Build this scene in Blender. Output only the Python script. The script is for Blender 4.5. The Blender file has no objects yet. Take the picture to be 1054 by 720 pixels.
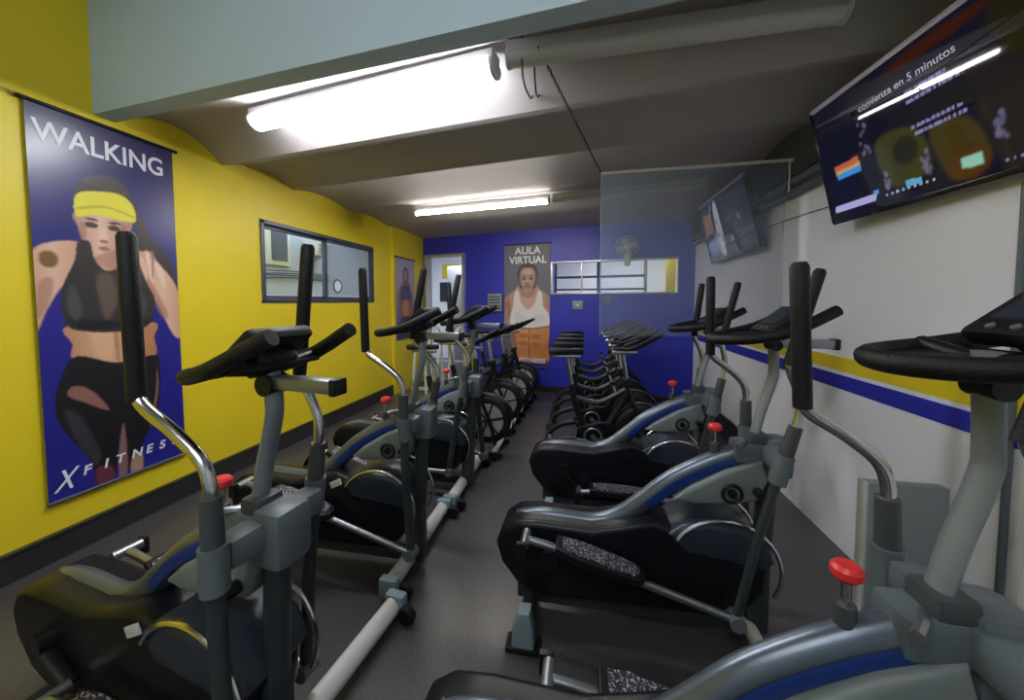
import bpy, bmesh, math, random
import numpy as np
from mathutils import Vector, Matrix
random.seed(4); rng = np.random.default_rng(4)
PI = math.pi
scene = bpy.context.scene
COL = scene.collection

# ------------------------------------------------------------------ materials
def nt(m):
    m.use_nodes = True
    return m.node_tree, m.node_tree.nodes['Principled BSDF']
def mat(name, col, rough=.5, metal=0., bump=0., bscale=80., var=0., vscale=6., spec=.5, coat=0.):
    m = bpy.data.materials.new(name); t, b = nt(m)
    b.inputs['Base Color'].default_value = (*col, 1); b.inputs['Roughness'].default_value = rough
    b.inputs['Metallic'].default_value = metal; b.inputs['Specular IOR Level'].default_value = spec
    b.inputs['Coat Weight'].default_value = coat
    tc = t.nodes.new('ShaderNodeTexCoord')
    if bump:
        n = t.nodes.new('ShaderNodeTexNoise'); n.inputs['Scale'].default_value = bscale; n.inputs['Detail'].default_value = 3
        bp = t.nodes.new('ShaderNodeBump'); bp.inputs['Strength'].default_value = bump; bp.inputs['Distance'].default_value = .01
        t.links.new(tc.outputs['Object'], n.inputs['Vector']); t.links.new(n.outputs['Fac'], bp.inputs['Height']); t.links.new(bp.outputs['Normal'], b.inputs['Normal'])
    if var:
        n = t.nodes.new('ShaderNodeTexNoise'); n.inputs['Scale'].default_value = vscale; n.inputs['Detail'].default_value = 4
        r = t.nodes.new('ShaderNodeMix'); r.data_type = 'RGBA'
        r.inputs['A'].default_value = (*[c*(1-var) for c in col], 1); r.inputs['B'].default_value = (*[min(1, c*(1+var)) for c in col], 1)
        t.links.new(tc.outputs['Object'], n.inputs['Vector']); t.links.new(n.outputs['Fac'], r.inputs['Factor']); t.links.new(r.outputs['Result'], b.inputs['Base Color'])
    return m
def emis(name, col, s):
    m = bpy.data.materials.new(name); t, b = nt(m)
    b.inputs['Base Color'].default_value = (.8, .8, .8, 1); b.inputs['Emission Color'].default_value = (*col, 1); b.inputs['Emission Strength'].default_value = s
    return m
def print_mat(name, rough, emit=0., spec=.5):
    m = bpy.data.materials.new(name); t, b = nt(m)
    a = t.nodes.new('ShaderNodeAttribute'); a.attribute_name = 'print'
    b.inputs['Roughness'].default_value = rough; b.inputs['Specular IOR Level'].default_value = spec
    if emit:
        b.inputs['Base Color'].default_value = (.004, .004, .005, 1)
        t.links.new(a.outputs['Color'], b.inputs['Emission Color']); b.inputs['Emission Strength'].default_value = emit
    else:
        t.links.new(a.outputs['Color'], b.inputs['Base Color'])
    return m
def glass(name, tint=(1, 1, 1), milky=0., mcol=(.8, .85, .9), gl=.12):
    m = bpy.data.materials.new(name); m.use_nodes = True; t = m.node_tree; t.nodes.clear()
    o = t.nodes.new('ShaderNodeOutputMaterial'); tr = t.nodes.new('ShaderNodeBsdfTransparent'); tr.inputs[0].default_value = (*tint, 1)
    gs = t.nodes.new('ShaderNodeBsdfGlossy'); gs.inputs['Roughness'].default_value = .03
    fr = t.nodes.new('ShaderNodeLayerWeight'); fr.inputs['Blend'].default_value = gl
    mx = t.nodes.new('ShaderNodeMixShader'); t.links.new(fr.outputs['Fresnel'], mx.inputs[0]); t.links.new(tr.outputs[0], mx.inputs[1]); t.links.new(gs.outputs[0], mx.inputs[2])
    last = mx
    if milky:
        df = t.nodes.new('ShaderNodeBsdfDiffuse'); df.inputs[0].default_value = (*mcol, 1)
        m2 = t.nodes.new('ShaderNodeMixShader'); m2.inputs[0].default_value = milky
        t.links.new(mx.outputs[0], m2.inputs[1]); t.links.new(df.outputs[0], m2.inputs[2]); last = m2
    t.links.new(last.outputs[0], o.inputs[0]); return m

M = dict(
    yellow=mat('yellow_paint', (.84, .66, .018), .45, bump=.12, bscale=25, var=.04, vscale=2),
    white=mat('white_paint', (.88, .89, .97), .5, bump=.1, bscale=20, var=.05, vscale=1.5),
    blue=mat('blue_paint', (.030, .036, .46), .42, bump=.1, bscale=25, var=.06, vscale=2),
    beam=mat('grey_blue_paint', (.50, .64, .74), .6, bump=.15, bscale=18, var=.05, vscale=2),
    ceil=mat('ceiling_paint', (.42, .39, .385), .7, bump=.2, bscale=14, var=.08, vscale=2),
    dark=mat('painted_shade_band', (.045, .045, .045), .6, var=.2),
    skirt=mat('dark_skirting', (.03, .028, .03), .4, var=.2),
    steel=mat('polished_steel', (.62, .63, .65), .2, 1.),
    steel2=mat('brushed_steel', (.32, .34, .37), .36, .9),
    post=mat('post_paint', (.24, .27, .29), .45, .3),
    frame=mat('silver_blue_enamel', (.13, .155, .19), .30, .6, var=.06),
    casing=mat('grey_plastic', (.115, .14, .16), .40, var=.06),
    arm=mat('dark_grey_enamel', (.045, .055, .062), .38, .3),
    sleeve=mat('charcoal_plastic', (.055, .062, .068), .5),
    panel=mat('pale_shroud', (.17, .20, .205), .45, var=.06),
    black=mat('black_plastic', (.008, .008, .010), .42, spec=.35, bump=.05, bscale=200),
    shroud=mat('black_shroud', (.006, .007, .010), .34, var=.2, spec=.28),
    dome=mat('navy_shroud', (.025, .032, .05), .35, spec=.35),
    rubber=mat('black_foam', (.006, .006, .007), .5, spec=.35, bump=.3, bscale=250),
    red=mat('red_knob', (.75, .03, .03), .4),
    white_enamel=mat('white_enamel', (.62, .63, .60), .35),
    cap=mat('pale_blue_cap', (.22, .30, .33), .45),
    decal=mat('blue_decal', (.008, .035, .20), .35),
    disc=mat('grey_disc', (.38, .42, .42), .4, .2, var=.1),
    alu=mat('window_frame_metal', (.10, .11, .15), .4, .4),
    zinc=mat('pale_metal', (.5, .5, .52), .35, .7),
    facade=mat('facade_render', (.50, .54, .68), .8, bump=.3, bscale=12, var=.06),
    cable=mat('black_cable', (.02, .02, .02), .5),
    ivory=mat('ivory_rod', (.6, .58, .48), .4),
    graypan=mat('grey_panel', (.30, .34, .35), .5),
    lampbody=mat('lamp_body', (.50, .50, .52), .45),
    off=mat('unlit_diffuser', (.55, .55, .52), .3),
    letter=mat('white_ink', (.85, .87, .92), .4),
    bezel=mat('gloss_bezel', (.006, .006, .010), .15),
    bezel_top=mat('bezel_painted_reflection', (.62, .56, .85), .3),  # lilac tone paints a reflection along the top bezel
    glass=glass('clear_pane', (.93, .95, .97)), frost=glass('frosted_pane', (.8, .85, .9), .55, (.50, .60, .68)),
    sheet=glass('acrylic_sheet', (.86, .88, .9), .10, (.7, .78, .9), .2),
    ink=print_mat('printed_vinyl', .30, spec=.9), ink2=print_mat('printed_cloth', .5), screen=print_mat('lit_screen', .03, .7),
)
# speckled pedal tread
def speck_mat(name, base, dot, scale, rough, thr):
    m = bpy.data.materials.new(name); t, b = nt(m)
    tc = t.nodes.new('ShaderNodeTexCoord'); n = t.nodes.new('ShaderNodeTexNoise'); n.inputs['Scale'].default_value = scale; n.inputs['Detail'].default_value = 2
    cr = t.nodes.new('ShaderNodeValToRGB'); cr.color_ramp.elements[0].position = thr; cr.color_ramp.elements[0].color = (*base, 1)
    cr.color_ramp.elements[1].position = thr+.06; cr.color_ramp.elements[1].color = (*dot, 1)
    n2 = t.nodes.new('ShaderNodeTexNoise'); n2.inputs['Scale'].default_value = 1.3; n2.inputs['Detail'].default_value = 4
    mr = t.nodes.new('ShaderNodeMapRange'); mr.inputs['To Min'].default_value = rough-.08; mr.inputs['To Max'].default_value = rough+.12
    t.links.new(tc.outputs['Object'], n.inputs['Vector']); t.links.new(tc.outputs['Object'], n2.inputs['Vector'])
    t.links.new(n.outputs['Fac'], cr.inputs[0]); t.links.new(cr.outputs[0], b.inputs['Base Color'])
    t.links.new(n2.outputs['Fac'], mr.inputs['Value']); t.links.new(mr.outputs[0], b.inputs['Roughness'])
    return m
M['floor'] = speck_mat('rubber_floor', (.060, .056, .060), (.16, .15, .155), 170, .32, .60)
M['tread'] = speck_mat('speckled_tread', (.02, .02, .03), (.45, .43, .5), 120, .5, .55)

# ------------------------------------------------------------------ mesh helpers
class MB:
    def __init__(s): s.v = []; s.f = []; s.sm = []
    def add(s, vs, fs, smooth=False):
        n = len(s.v); s.v += [tuple(v) for v in vs]; s.f += [tuple(i+n for i in f) for f in fs]; s.sm += [smooth]*len(fs); return s
    def box(s, c, size, rot=None, bev=.0):
        bm = bmesh.new(); bmesh.ops.create_cube(bm, size=1)
        for v in bm.verts: v.co = Vector((v.co.x*size[0], v.co.y*size[1], v.co.z*size[2]))
        if bev: bmesh.ops.bevel(bm, geom=bm.edges[:], offset=bev, segments=2, affect='EDGES', profile=.6)
        R = rot or Matrix(); c = Vector(c); bm.verts.index_update()
        s.add([c + (R @ v.co) for v in bm.verts], [[v.index for v in f.verts] for f in bm.faces]); bm.free(); return s
    def tube(s, pts, r, n=12, sec=None, smooth_path=0, closed=False, caps=True, up=None):
        P = [Vector(p) for p in pts]
        rr = r if isinstance(r, (list, tuple)) else [r]*len(P)
        if smooth_path:
            Q = []; R2 = []; k = len(P); rng_ = range(k if closed else k-1)
            for i in rng_:
                p0 = P[(i-1) % k] if closed or i > 0 else P[0]*2-P[1]; p1 = P[i]; p2 = P[(i+1) % k]; p3 = P[(i+2) % k] if closed or i+2 < k else P[-1]*2-P[-2]
                for j in range(smooth_path):
                    t = j/smooth_path
                    Q.append(.5*((2*p1)+(-p0+p2)*t+(2*p0-5*p1+4*p2-p3)*t*t+(-p0+3*p1-3*p2+p3)*t**3)); R2.append(rr[i]*(1-t)+rr[(i+1) % k]*t)
            if not closed: Q.append(P[-1]); R2.append(rr[-1])
            P, rr = Q, R2
        m = len(P); rings = []
        nv = Vector(up) if up else None
        for i in range(m):
            t = (P[(i+1) % m]-P[i-1]) if closed else (P[min(i+1, m-1)]-P[max(i-1, 0)])
            t.normalize()
            if nv is None: nv = t.orthogonal()
            a = (nv - t*nv.dot(t)).normalized(); b = t.cross(a)
            if not up: nv = a
            sx, sy = sec or (1, 1)
            rings.append([P[i] + (a*math.cos(2*PI*k/n)*sx + b*math.sin(2*PI*k/n)*sy)*rr[i] for k in range(n)])
        vs = [v for g in rings for v in g]; fs = []
        for i in range(m if closed else m-1):
            for k in range(n): j = (i+1) % m; fs.append((i*n+k, i*n+(k+1) % n, j*n+(k+1) % n, j*n+k))
        s.add(vs, fs, True)
        if not closed and caps: s.add(rings[0], [tuple(range(n))[::-1]]); s.add(rings[-1], [tuple(range(n))])
        return s
    def cyl(s, a, b, r, n=20, r2=None): return s.tube([a, b], [r, r2 if r2 is not None else r], n)
    def prism(s, prof, y0, y1, axis='y', bev=0.):
        bm = bmesh.new()
        def P(x, z, y): return (x, y, z) if axis == 'y' else ((y, x, z) if axis == 'x' else (x, z, y))
        vs = [bm.verts.new(P(x, z, y0)) for x, z in prof]; f = bm.faces.new(vs)
        r = bmesh.ops.extrude_face_region(bm, geom=[f]); nv = [g for g in r['geom'] if isinstance(g, bmesh.types.BMVert)]
        d = Vector(P(0, 0, y1-y0)) ; bmesh.ops.translate(bm, verts=nv, vec=d)
        bmesh.ops.recalc_face_normals(bm, faces=bm.faces)
        if bev:
            es = [e for e in bm.edges if len({round(Vector(v.co).dot(Vector(P(0, 0, 1))), 5) for v in e.verts}) == 1]
            bmesh.ops.bevel(bm, geom=es, offset=bev, segments=3, affect='EDGES', profile=.5)
        bm.verts.index_update(); s.add([v.co for v in bm.verts], [[v.index for v in f.verts] for f in bm.faces], bool(bev)); bm.free(); return s
    def lathe(s, prof, c, axis='z', n=24):     # prof: (r, h)
        vs = []; fs = []; c = Vector(c)
        for r, h in prof:
            for k in range(n):
                a = 2*PI*k/n; x, y = r*math.cos(a), r*math.sin(a)
                vs.append(c + Vector({'z': (x, y, h), 'y': (x, h, y), 'x': (h, x, y)}[axis]))
        for i in range(len(prof)-1):
            for k in range(n): fs.append((i*n+k, i*n+(k+1) % n, (i+1)*n+(k+1) % n, (i+1)*n+k))
        fs.append(tuple(range(n))[::-1]); fs.append(tuple((len(prof)-1)*n+k for k in range(n)))
        return s.add(vs, fs, True)
    def build(s, name, m, parent=None, origin=None, **kw):
        me = bpy.data.meshes.new(name); v = s.v
        if origin is not None: v = [(a[0]-origin[0], a[1]-origin[1], a[2]-origin[2]) for a in v]
        me.from_pydata(v, [], s.f); me.materials.append(M[m] if isinstance(m, str) else m)
        me.polygons.foreach_set('use_smooth', s.sm)
        bm = bmesh.new(); bm.from_mesh(me); bmesh.ops.recalc_face_normals(bm, faces=bm.faces); bm.to_mesh(me); bm.free()
        try: me.set_sharp_from_angle(angle=math.radians(38))
        except Exception: pass
        o = bpy.data.objects.new(name, me); COL.objects.link(o)
        if origin is not None: o.location = origin
        if parent: o.parent = parent
        for k, w in kw.items(): o[k] = w
        return o
def empty(name, label, cat, loc=(0, 0, 0), rz=0, group=None):
    o = bpy.data.objects.new(name, None); COL.objects.link(o); o.location = loc; o.rotation_euler = (0, 0, rz); o.empty_display_size = .1
    o['label'] = label; o['category'] = cat
    if group: o['group'] = group
    return o
def tag(o, label, cat, group=None):
    o['label'] = label; o['category'] = cat
    if group: o['group'] = group
    return o
def struct(o): o['kind'] = 'structure'; return o
def text(name, s, size, m, parent, W, sx=1., shear=0., depth=.001, bold=0.):
    cu = bpy.data.curves.new(name, 'FONT'); cu.body = s; cu.size = size; cu.extrude = depth; cu.shear = shear; cu.offset = bold; cu.align_x = 'LEFT'
    t = bpy.data.objects.new(name, cu); COL.objects.link(t)
    bpy.context.view_layer.update()
    me = bpy.data.meshes.new_from_object(t.evaluated_get(bpy.context.evaluated_depsgraph_get())); COL.objects.unlink(t); bpy.data.objects.remove(t)
    xs = [v.co.x for v in me.vertices]; w = max(xs)-min(xs); x0 = min(xs)
    k = (sx if W is None else W/w)
    for v in me.vertices: v.co.x = (v.co.x-x0)*k
    me.materials.clear(); me.materials.append(M[m]); o = bpy.data.objects.new(name, me); COL.objects.link(o)
    if parent: o.parent = parent
    return o
# flat printed sheets: a fine grid whose vertex colours carry the print
def inpoly(U, V, poly):
    r = np.zeros(U.shape, bool); n = len(poly)
    for i in range(n):
        x1, y1 = poly[i]; x2, y2 = poly[(i+1) % n]
        if y1 == y2: continue
        c = (y1 > V) != (y2 > V); r ^= c & (U < (x2-x1)*(V-y1)/(y2-y1)+x1)
    return r
def smooth_poly(p, k=4):
    n = len(p); o = []
    for i in range(n):
        p0, p1, p2, p3 = [np.array(p[(i+j) % n]) for j in (-1, 0, 1, 2)]
        for j in range(k):
            t = j/k; o.append(tuple(.5*(2*p1+(-p0+p2)*t+(2*p0-5*p1+4*p2-p3)*t*t+(-p0+3*p1-3*p2+p3)*t**3)))
    return o
def blur(a, n):
    for _ in range(n):
        p = np.pad(a, ((1, 1), (1, 1)), 'edge'); a = (p[1:-1, 1:-1]*2+p[:-2, 1:-1]+p[2:, 1:-1]+p[1:-1, :-2]+p[1:-1, 2:])/6
    return a
def sheet(name, W, Hh, nx, ny, bg, layers, m, parent, thick=.004):
    u = np.linspace(0, 1, nx+1); v = np.linspace(0, 1, ny+1); U, V = np.meshgrid(u, v)
    C = np.zeros(U.shape+(3,)); b = bg(U, V); C[...] = b
    for L in layers:
        kind, geo, col, bl = L[:4]; a = L[4] if len(L) > 4 else 1.
        if kind == 'p': mk = inpoly(U, V, smooth_poly(geo)).astype(float)
        elif kind == 'P': mk = inpoly(U, V, geo).astype(float)
        else: cx, cy, rx, ry = geo; mk = (((U-cx)/rx)**2+((V-cy)/ry)**2 < 1).astype(float)
        mk = blur(mk, bl)[..., None]*a
        c = np.array(col(U, V)) if callable(col) else np.array(col)
        C = C*(1-mk)+c*mk
    me = bpy.data.meshes.new(name)
    vs = [(x*W, 0, z*Hh) for z in v for x in u]; N = len(vs); w = nx+1
    fs = [(j*w+i, j*w+i+1, (j+1)*w+i+1, (j+1)*w+i) for j in range(ny) for i in range(nx)]
    # back face and rim
    vs += [(0, thick, 0), (W, thick, 0), (W, thick, Hh), (0, thick, Hh)]
    fs += [(N, N+3, N+2, N+1), tuple([N, N+1]+[i for i in range(nx, -1, -1)]), tuple([N+2, N+3]+[ny*w+i for i in range(nx+1)]),
           tuple([N+3, N]+[j*w for j in range(ny+1)]), tuple([N+1, N+2]+[j*w+nx for j in range(ny, -1, -1)])]
    me.from_pydata(vs, [], fs); me.materials.append(M[m])
    at = me.color_attributes.new('print', 'FLOAT_COLOR', 'POINT')
    arr = np.ones((len(vs), 4)); arr[:N, :3] = C.reshape(-1, 3); arr[N:, :3] = .02
    at.data.foreach_set('color', arr.ravel().astype(np.float32))
    o = bpy.data.objects.new(name, me); COL.objects.link(o); o.parent = parent
    return o

# ------------------------------------------------------------------ the room
XL, XR = -3.0, 1.55
A = Vector((-2.96, 6.64, 0)); D = Vector((4.545, -.96, 0)).normalized(); NB = Vector((-D.y, D.x, 0))   # back wall line and outward normal
def wall_seg(mb, o, d, n, s0, s1, z0, z1, t=.14):
    o = Vector(o); p = [o+d*s0, o+d*s1]; q = [p[0]+n*t, p[1]+n*t]; z = Vector((0, 0, 1))
    vs = [p[0]+z*z0, p[1]+z*z0, q[1]+z*z0, q[0]+z*z0, p[0]+z*z1, p[1]+z*z1, q[1]+z*z1, q[0]+z*z1]
    mb.add(vs, [(0, 1, 2, 3), (7, 6, 5, 4), (0, 4, 5, 1), (1, 5, 6, 2), (2, 6, 7, 3), (3, 7, 4, 0)])
def wall(name, m, o, d, n, S0, S1, Z, holes=()):
    mb = MB(); cuts = sorted({S0, S1, *[h[0] for h in holes], *[h[1] for h in holes]})
    for a, b in zip(cuts, cuts[1:]):
        h = [h for h in holes if h[0] <= a and h[1] >= b]
        if h: 
            if h[0][2] > 0: wall_seg(mb, o, d, n, a, b, 0, h[0][2])
            wall_seg(mb, o, d, n, a, b, h[0][3], Z)
        else: wall_seg(mb, o, d, n, a, b, 0, Z)
    return struct(mb.build(name, m))
Yv, Xv = Vector((0, 1, 0)), Vector((1, 0, 0))
struct(MB().box((-1.4, 3.2, -.05), (12.2, 13.8, .1)).build('floor', 'floor'))
WIN = (3.06, 4.99, 1.50, 2.28)
wall('wall_left', 'yellow', (XL, 0, 0), Yv, -Xv, -2.6, 6.78, 3.5, [WIN])
wall('wall_right', 'white', (XR, 0, 0), Yv, Xv, -2.6, 5.9, 3.5)
wall('wall_rear', 'beam', (XL, -2.6, 0), Xv, -Yv, -.14, 4.7, 3.5)
wall('wall_back', 'blue', A, D, NB, -.15, 4.85, 3.0, [(.09, .89, 0, 2.32), (2.52, 4.38, 1.63, 2.12)])
struct(MB().box((XL+.02, 6.1, 1.5), (.05, 1.2, 3.0)).build('trim_1', 'yellow'))          # shallow pier at the end of the yellow wall
# stripes on the white wall
struct(MB().box((XR-.002, 1.65, 1.12), (.004, 8.4, .085)).build('trim_2', 'yellow'))
struct(MB().box((XR-.002, 1.65, 1.01), (.004, 8.4, .085)).build('trim_3', 'blue'))
struct(MB().box((XL+.012, 2.1, .075), (.024, 9.4, .15)).box((XL+.016, 2.1, .155), (.032, 9.4, .014)).build('baseboard_left', 'skirt'))
struct(MB().box((XR-.012, 4.75, .12), (.024, 2.2, .24)).build('baseboard_right', 'skirt'))
mb = MB(); wall_seg(mb, A-NB*.02, D, NB, .9, 4.6, 0, .09, .02); wall_seg(mb, A-NB*.024, D, NB, .9, 4.6, .09, .102, .024)
struct(mb.build('baseboard_back', 'skirt'))
# shade painted as dark band, and pipes along the top of the white wall
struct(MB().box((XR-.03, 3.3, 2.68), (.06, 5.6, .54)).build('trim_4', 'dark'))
for i, (z, r) in enumerate(((2.37, .035), (2.29, .022))):
    tag(MB().tube([(XR-.045, 2.45, z), (XR-.045, 5.6, z)], r, 14).build('conduit_pipe', 'casing'),
        ['thick grey pipe running along the top of the white wall', 'thin grey pipe just below the thick pipe on the white wall'][i], 'pipe', 'pipes along the white wall')
# front beam and vaulted ceiling
def cy(x, y): return y + (x-XL)*float(np.interp(y, [1.9, 2.7, 6.6], [-.112, -.149, -.2]))
bm_ = MB(); f0 = [(-3.1, 1.87), (1.7, 1.35)]
vs = []
for x, y in f0:
    for dy, z in ((0, 2.66), (.11, 2.66), (.11, 3.5), (0, 3.5)): vs.append((x, y+dy, z))
bm_.add(vs, [(0, 1, 2, 3), (7, 6, 5, 4), (0, 4, 5, 1), (1, 5, 6, 2), (2, 6, 7, 3), (3, 7, 4, 0)])
struct(bm_.build('trim_5', 'beam'))
prof = []
def arc(y0, y1, z0, z1, rise, n=10):
    for i in range(n): t = i/n; prof.append((y0+(y1-y0)*t, z0+(z1-z0)*t+rise*4*t*(1-t)))
arc(1.96, 2.70, 2.665, 2.645, .15); arc(2.70, 3.50, 2.645, 2.67, .085); arc(3.50, 4.40, 2.67, 2.675, .06); arc(4.40, 5.40, 2.675, 2.67, .045); arc(5.40, 7.2, 2.67, 2.65, .02); prof.append((7.2, 2.65))
vs = []; fs = []
for x in (-3.05, 1.65):
    for y, z in prof: vs.append((x, cy(x, y), z))
n = len(prof)
for x in (-3.05, 1.65):
    for y, z in prof: vs.append((x, cy(x, y), z+.25))
for i in range(n-1): fs += [(i, i+1, n+i+1, n+i), (2*n+i, 3*n+i, 3*n+i+1, 2*n+i+1)]
fs += [(0, n, 3*n, 2*n), (n-1, 3*n-1, 4*n-1, 2*n-1)]
cm = MB().add(vs, fs, True); struct(cm.build('ceiling', 'ceil'))
struct(MB().box((-.7, -.4, 3.55), (4.9, 4.7, .1)).build('ceiling', 'ceil'))   # higher ceiling over the entrance side

# ------------------------------------------------------------------ window to the street side
w = struct(bpy.data.objects.new('window_1', None)); COL.objects.link(w); w.location = (XL, 0, 0)
y0, y1, z0, z1 = WIN
fr = MB()
for (c, s) in (((-.03, (y0+y1)/2, z1-.02), (.09, y1-y0, .04)), ((-.03, (y0+y1)/2, z0+.012), (.09, y1-y0, .024)), ((-.03, y0+.02, (z0+z1)/2), (.09, .04, z1-z0)), ((-.03, y1-.02, (z0+z1)/2), (.09, .04, z1-z0))): fr.box(c, s, bev=.004)
fr.build('window_frame', 'alu', w)
sa = MB(); ym = 4.0
for a, b, x in ((y0+.04, ym+.03, -.05), (ym-.03, y1-.04, -.02)):
    for (c, s) in (((x, (a+b)/2, z1-.055), (.03, b-a, .035)), ((x, (a+b)/2, z0+.04), (.03, b-a, .035)), ((x, a+.02, (z0+z1)/2), (.03, .045, z1-z0-.08)), ((x, b-.02, (z0+z1)/2), (.03, .045, z1-z0-.08))):
        fb = sa if a > 3.5 else None
        if fb is None: fr2 = globals().setdefault('_sl', MB()); fr2.box(c, s, bev=.003)
        else: sa.box(c, s, bev=.003)
_sl.build('sliding_sash', 'alu', w); s2 = sa.build('sliding_sash', 'alu', w)
MB().box((-.05, (y0+ym)/2+.03, (z0+z1)/2), (.006, ym-y0-.1, z1-z0-.14)).build('window_pane', 'glass', w)
MB().box((-.02, (ym+y1)/2-.01, (z0+z1)/2), (.006, y1-ym-.1, z1-z0-.14)).build('window_pane', 'frost', w)
MB().box((-.002, (y0+y1)/2, z0-.008), (.02, y1-y0+.02, .016), bev=.003).build('window_sill', 'alu', w)
MB().lathe([(.05, -.001), (.05, .003)], (-.014, 4.2, 1.69), 'x').lathe([(.085, -.0015), (.085, .002)], (-.014, 4.2, 1.69), 'x').build('sticker', 'letter', w)
MB().tube([(-.011, 4.2+.078*math.cos(a*PI/12), 1.69+.078*math.sin(a*PI/12)) for a in range(24)], .009, 6, closed=True).build('sticker_ring', 'alu', w)
# outside: pale facade with its window, unit and cables
struct(MB().box((-4.75, 5.2, 2.0), (.1, 7.0, 5.0)).build('wall_facade', 'facade'))
t = empty('facade_window', 'small dark window with white surround on the pale facade outside', 'window', (-4.70, 5.08, 2.12))
MB().box((.02, 0, .24), (.05, .50, .60), bev=.01).build('surround', 'white_enamel', t)
MB().box((.05, .02, .25), (.02, .30, .46)).build('pane', 'alu', t)
t = empty('air_conditioner', 'white air conditioning unit on the facade outside the yellow wall', 'air conditioner', (-4.55, 5.85, 2.28))
MB().box((0, 0, .14), (.28, .46, .28), bev=.02).build('casing', 'white_enamel', t)
g = MB()
for k in range(5): g.box((.145, 0, .05+.035*k), (.01, .34, .012))
g.build('vent_grille', 'alu', t)
for k in range(4):
    z = 1.98-.035*k
    tag(MB().tube([(-4.67, 3.8, z), (-4.66, 4.6, z-.02-.015*(k % 2)), (-4.66, 5.4, z+.01), (-4.67, 6.6, z-.01)], .008, 6, smooth_path=5).build('facade_cable', 'cable'),
        ['topmost black cable strung across the outside facade', 'second black cable from the top across the outside facade', 'third black cable from the top across the outside facade', 'lowest black cable strung across the outside facade'][k], 'cable', 'cables on the outside facade')

# ------------------------------------------------------------------ rooms beyond the blue wall
def bp(s, dep, z): v = A + D*s + NB*dep; return (v.x, v.y, z)
BR = math.atan2(D.y, D.x)
def bbox_b(mb, s, dep, z, size, bev=0): return mb.box(bp(s, dep, z), size, Matrix.Rotation(BR, 3, 'Z'), bev)
struct(bbox_b(MB(), 1.4, 2.6, 1.5, (8, .1, 3.0)).build('wall_far', 'white'))
struct(bbox_b(MB(), -2.3, 1.4, 1.5, (.1, 2.5, 3.0)).build('wall_beyond_left', 'white'))
struct(bbox_b(MB(), 4.75, 1.4, 1.5, (.1, 2.5, 3.0)).build('wall_beyond_right', 'yellow'))
struct(bbox_b(MB(), 1.3, 1.4, 2.75, (7.6, 2.6, .1)).build('ceiling_beyond', 'white'))
# doorway
d = struct(bpy.data.objects.new('door_1', None)); COL.objects.link(d)
f = MB(); bbox_b(f, .09, .03, 1.17, (.05, .18, 2.34), .004); bbox_b(f, .89, .03, 1.17, (.05, .18, 2.34), .004); bbox_b(f, .49, .03, 2.33, (.85, .18, .05), .004)
f.build('door_frame', 'zinc', d)
f = MB(); bbox_b(f, .49, .10, 1.16, (.74, .008, 2.26)); f.build('door_glass', 'glass', d)
t = tag(bbox_b(MB(), -.10, 1.7, 1.15, (.62, .45, 2.3), .01).build('locker', 'zinc'), 'tall pale grey locker seen through the glass doorway', 'locker')
t = empty('wall_poster', 'small yellow and blue poster in the room behind the glass doorway', 'poster')
bbox_b(MB(), -1.0, 2.53, 2.28, (.45, .01, .36)).build('yellow_field', 'yellow', t); bbox_b(MB(), -1.15, 2.52, 1.75, (.3, .01, .5)).build('blue_field', 'dome', t)
for i, s_ in enumerate((.42, .72)):
    f = MB(); bbox_b(f, s_, 1.0, .45, (.03, .03, .9), .004); bbox_b(f, s_+.1, 1.1, .5, (.22, .03, .03), .004)
# long high window in the blue wall
w = struct(bpy.data.objects.new('window_2', None)); COL.objects.link(w)
f = MB()
for s, z, sz in ((3.45, 2.125, (1.9, .06, .025)), (3.45, 1.625, (1.9, .06, .025)), (2.51, 1.875, (.025, .06, .52)), (4.39, 1.875, (.025, .06, .52)), (3.0, 1.875, (.02, .05, .5)), (3.95, 1.875, (.02, .05, .5))): bbox_b(f, s, .01, z, sz, .003)
f.build('window_frame', 'zinc', w)
f = MB(); bbox_b(f, 3.45, .05, 1.875, (1.84, .006, .47)); f.build('window_pane', 'glass', w)
t = empty('storage_rack', 'grey shelving rack seen through the long window in the blue wall', 'shelf')
f = MB()
for z in (1.95, 1.72, 2.25): bbox_b(f, 3.1, 1.1, z, (1.6, .35, .025), .003)
f.build('shelf', 'alu', t); f = MB()
for s in (2.3, 3.1, 3.9): bbox_b(f, s, .95, 1.3, (.05, .05, 2.4), .004)
f.build('upright', 'graypan', t)
tag(bbox_b(MB(), 4.3, 1.3, 1.4, (.16, .16, 2.6), .01).build('pillar', 'yellow'), 'yellow pillar behind the end of the long window', 'pillar')

# ------------------------------------------------------------------ lamps
M['lit1'] = emis('lit_tube_near', (.93, .95, 1.0), 40.0)
M['lit2'] = emis('lit_tube_far', (1.0, .95, .88), 56.0)
M['lit3'] = emis('added_fill_tube', (.95, .97, 1.0), 23.0)
def fixture(p0, p1, wd, lit, label, group='tube lamps under the ceiling'):
    p0, p1 = Vector(p0), Vector(p1); L = (p1-p0).length; a = math.atan2(p1.y-p0.y, p1.x-p0.x)
    t = empty('ceiling_lamp', label, 'lamp', p0, a, group)
    MB().box((L/2, 0, .035), (L, wd*.8, .06), bev=.008).build('housing', 'lampbody', t)
    pr = [(wd/2*math.cos(PI*k/10), -wd*.45*math.sin(PI*k/10)) for k in range(11)]
    MB().prism(pr, .015, L-.015, 'x').build('diffuser', lit, t)
    e = MB(); e.prism([(y*1.06, z*1.06) for y, z in pr]+[(-wd*.45, .02), (wd*.45, .02)], 0, .018, 'x'); e.build('end_cap', 'lampbody', t)
    e = MB(); e.prism([(y*1.06, z*1.06) for y, z in pr]+[(-wd*.45, .02), (wd*.45, .02)], L-.018, L, 'x'); e.build('end_cap', 'lampbody', t)
    return t
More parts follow.
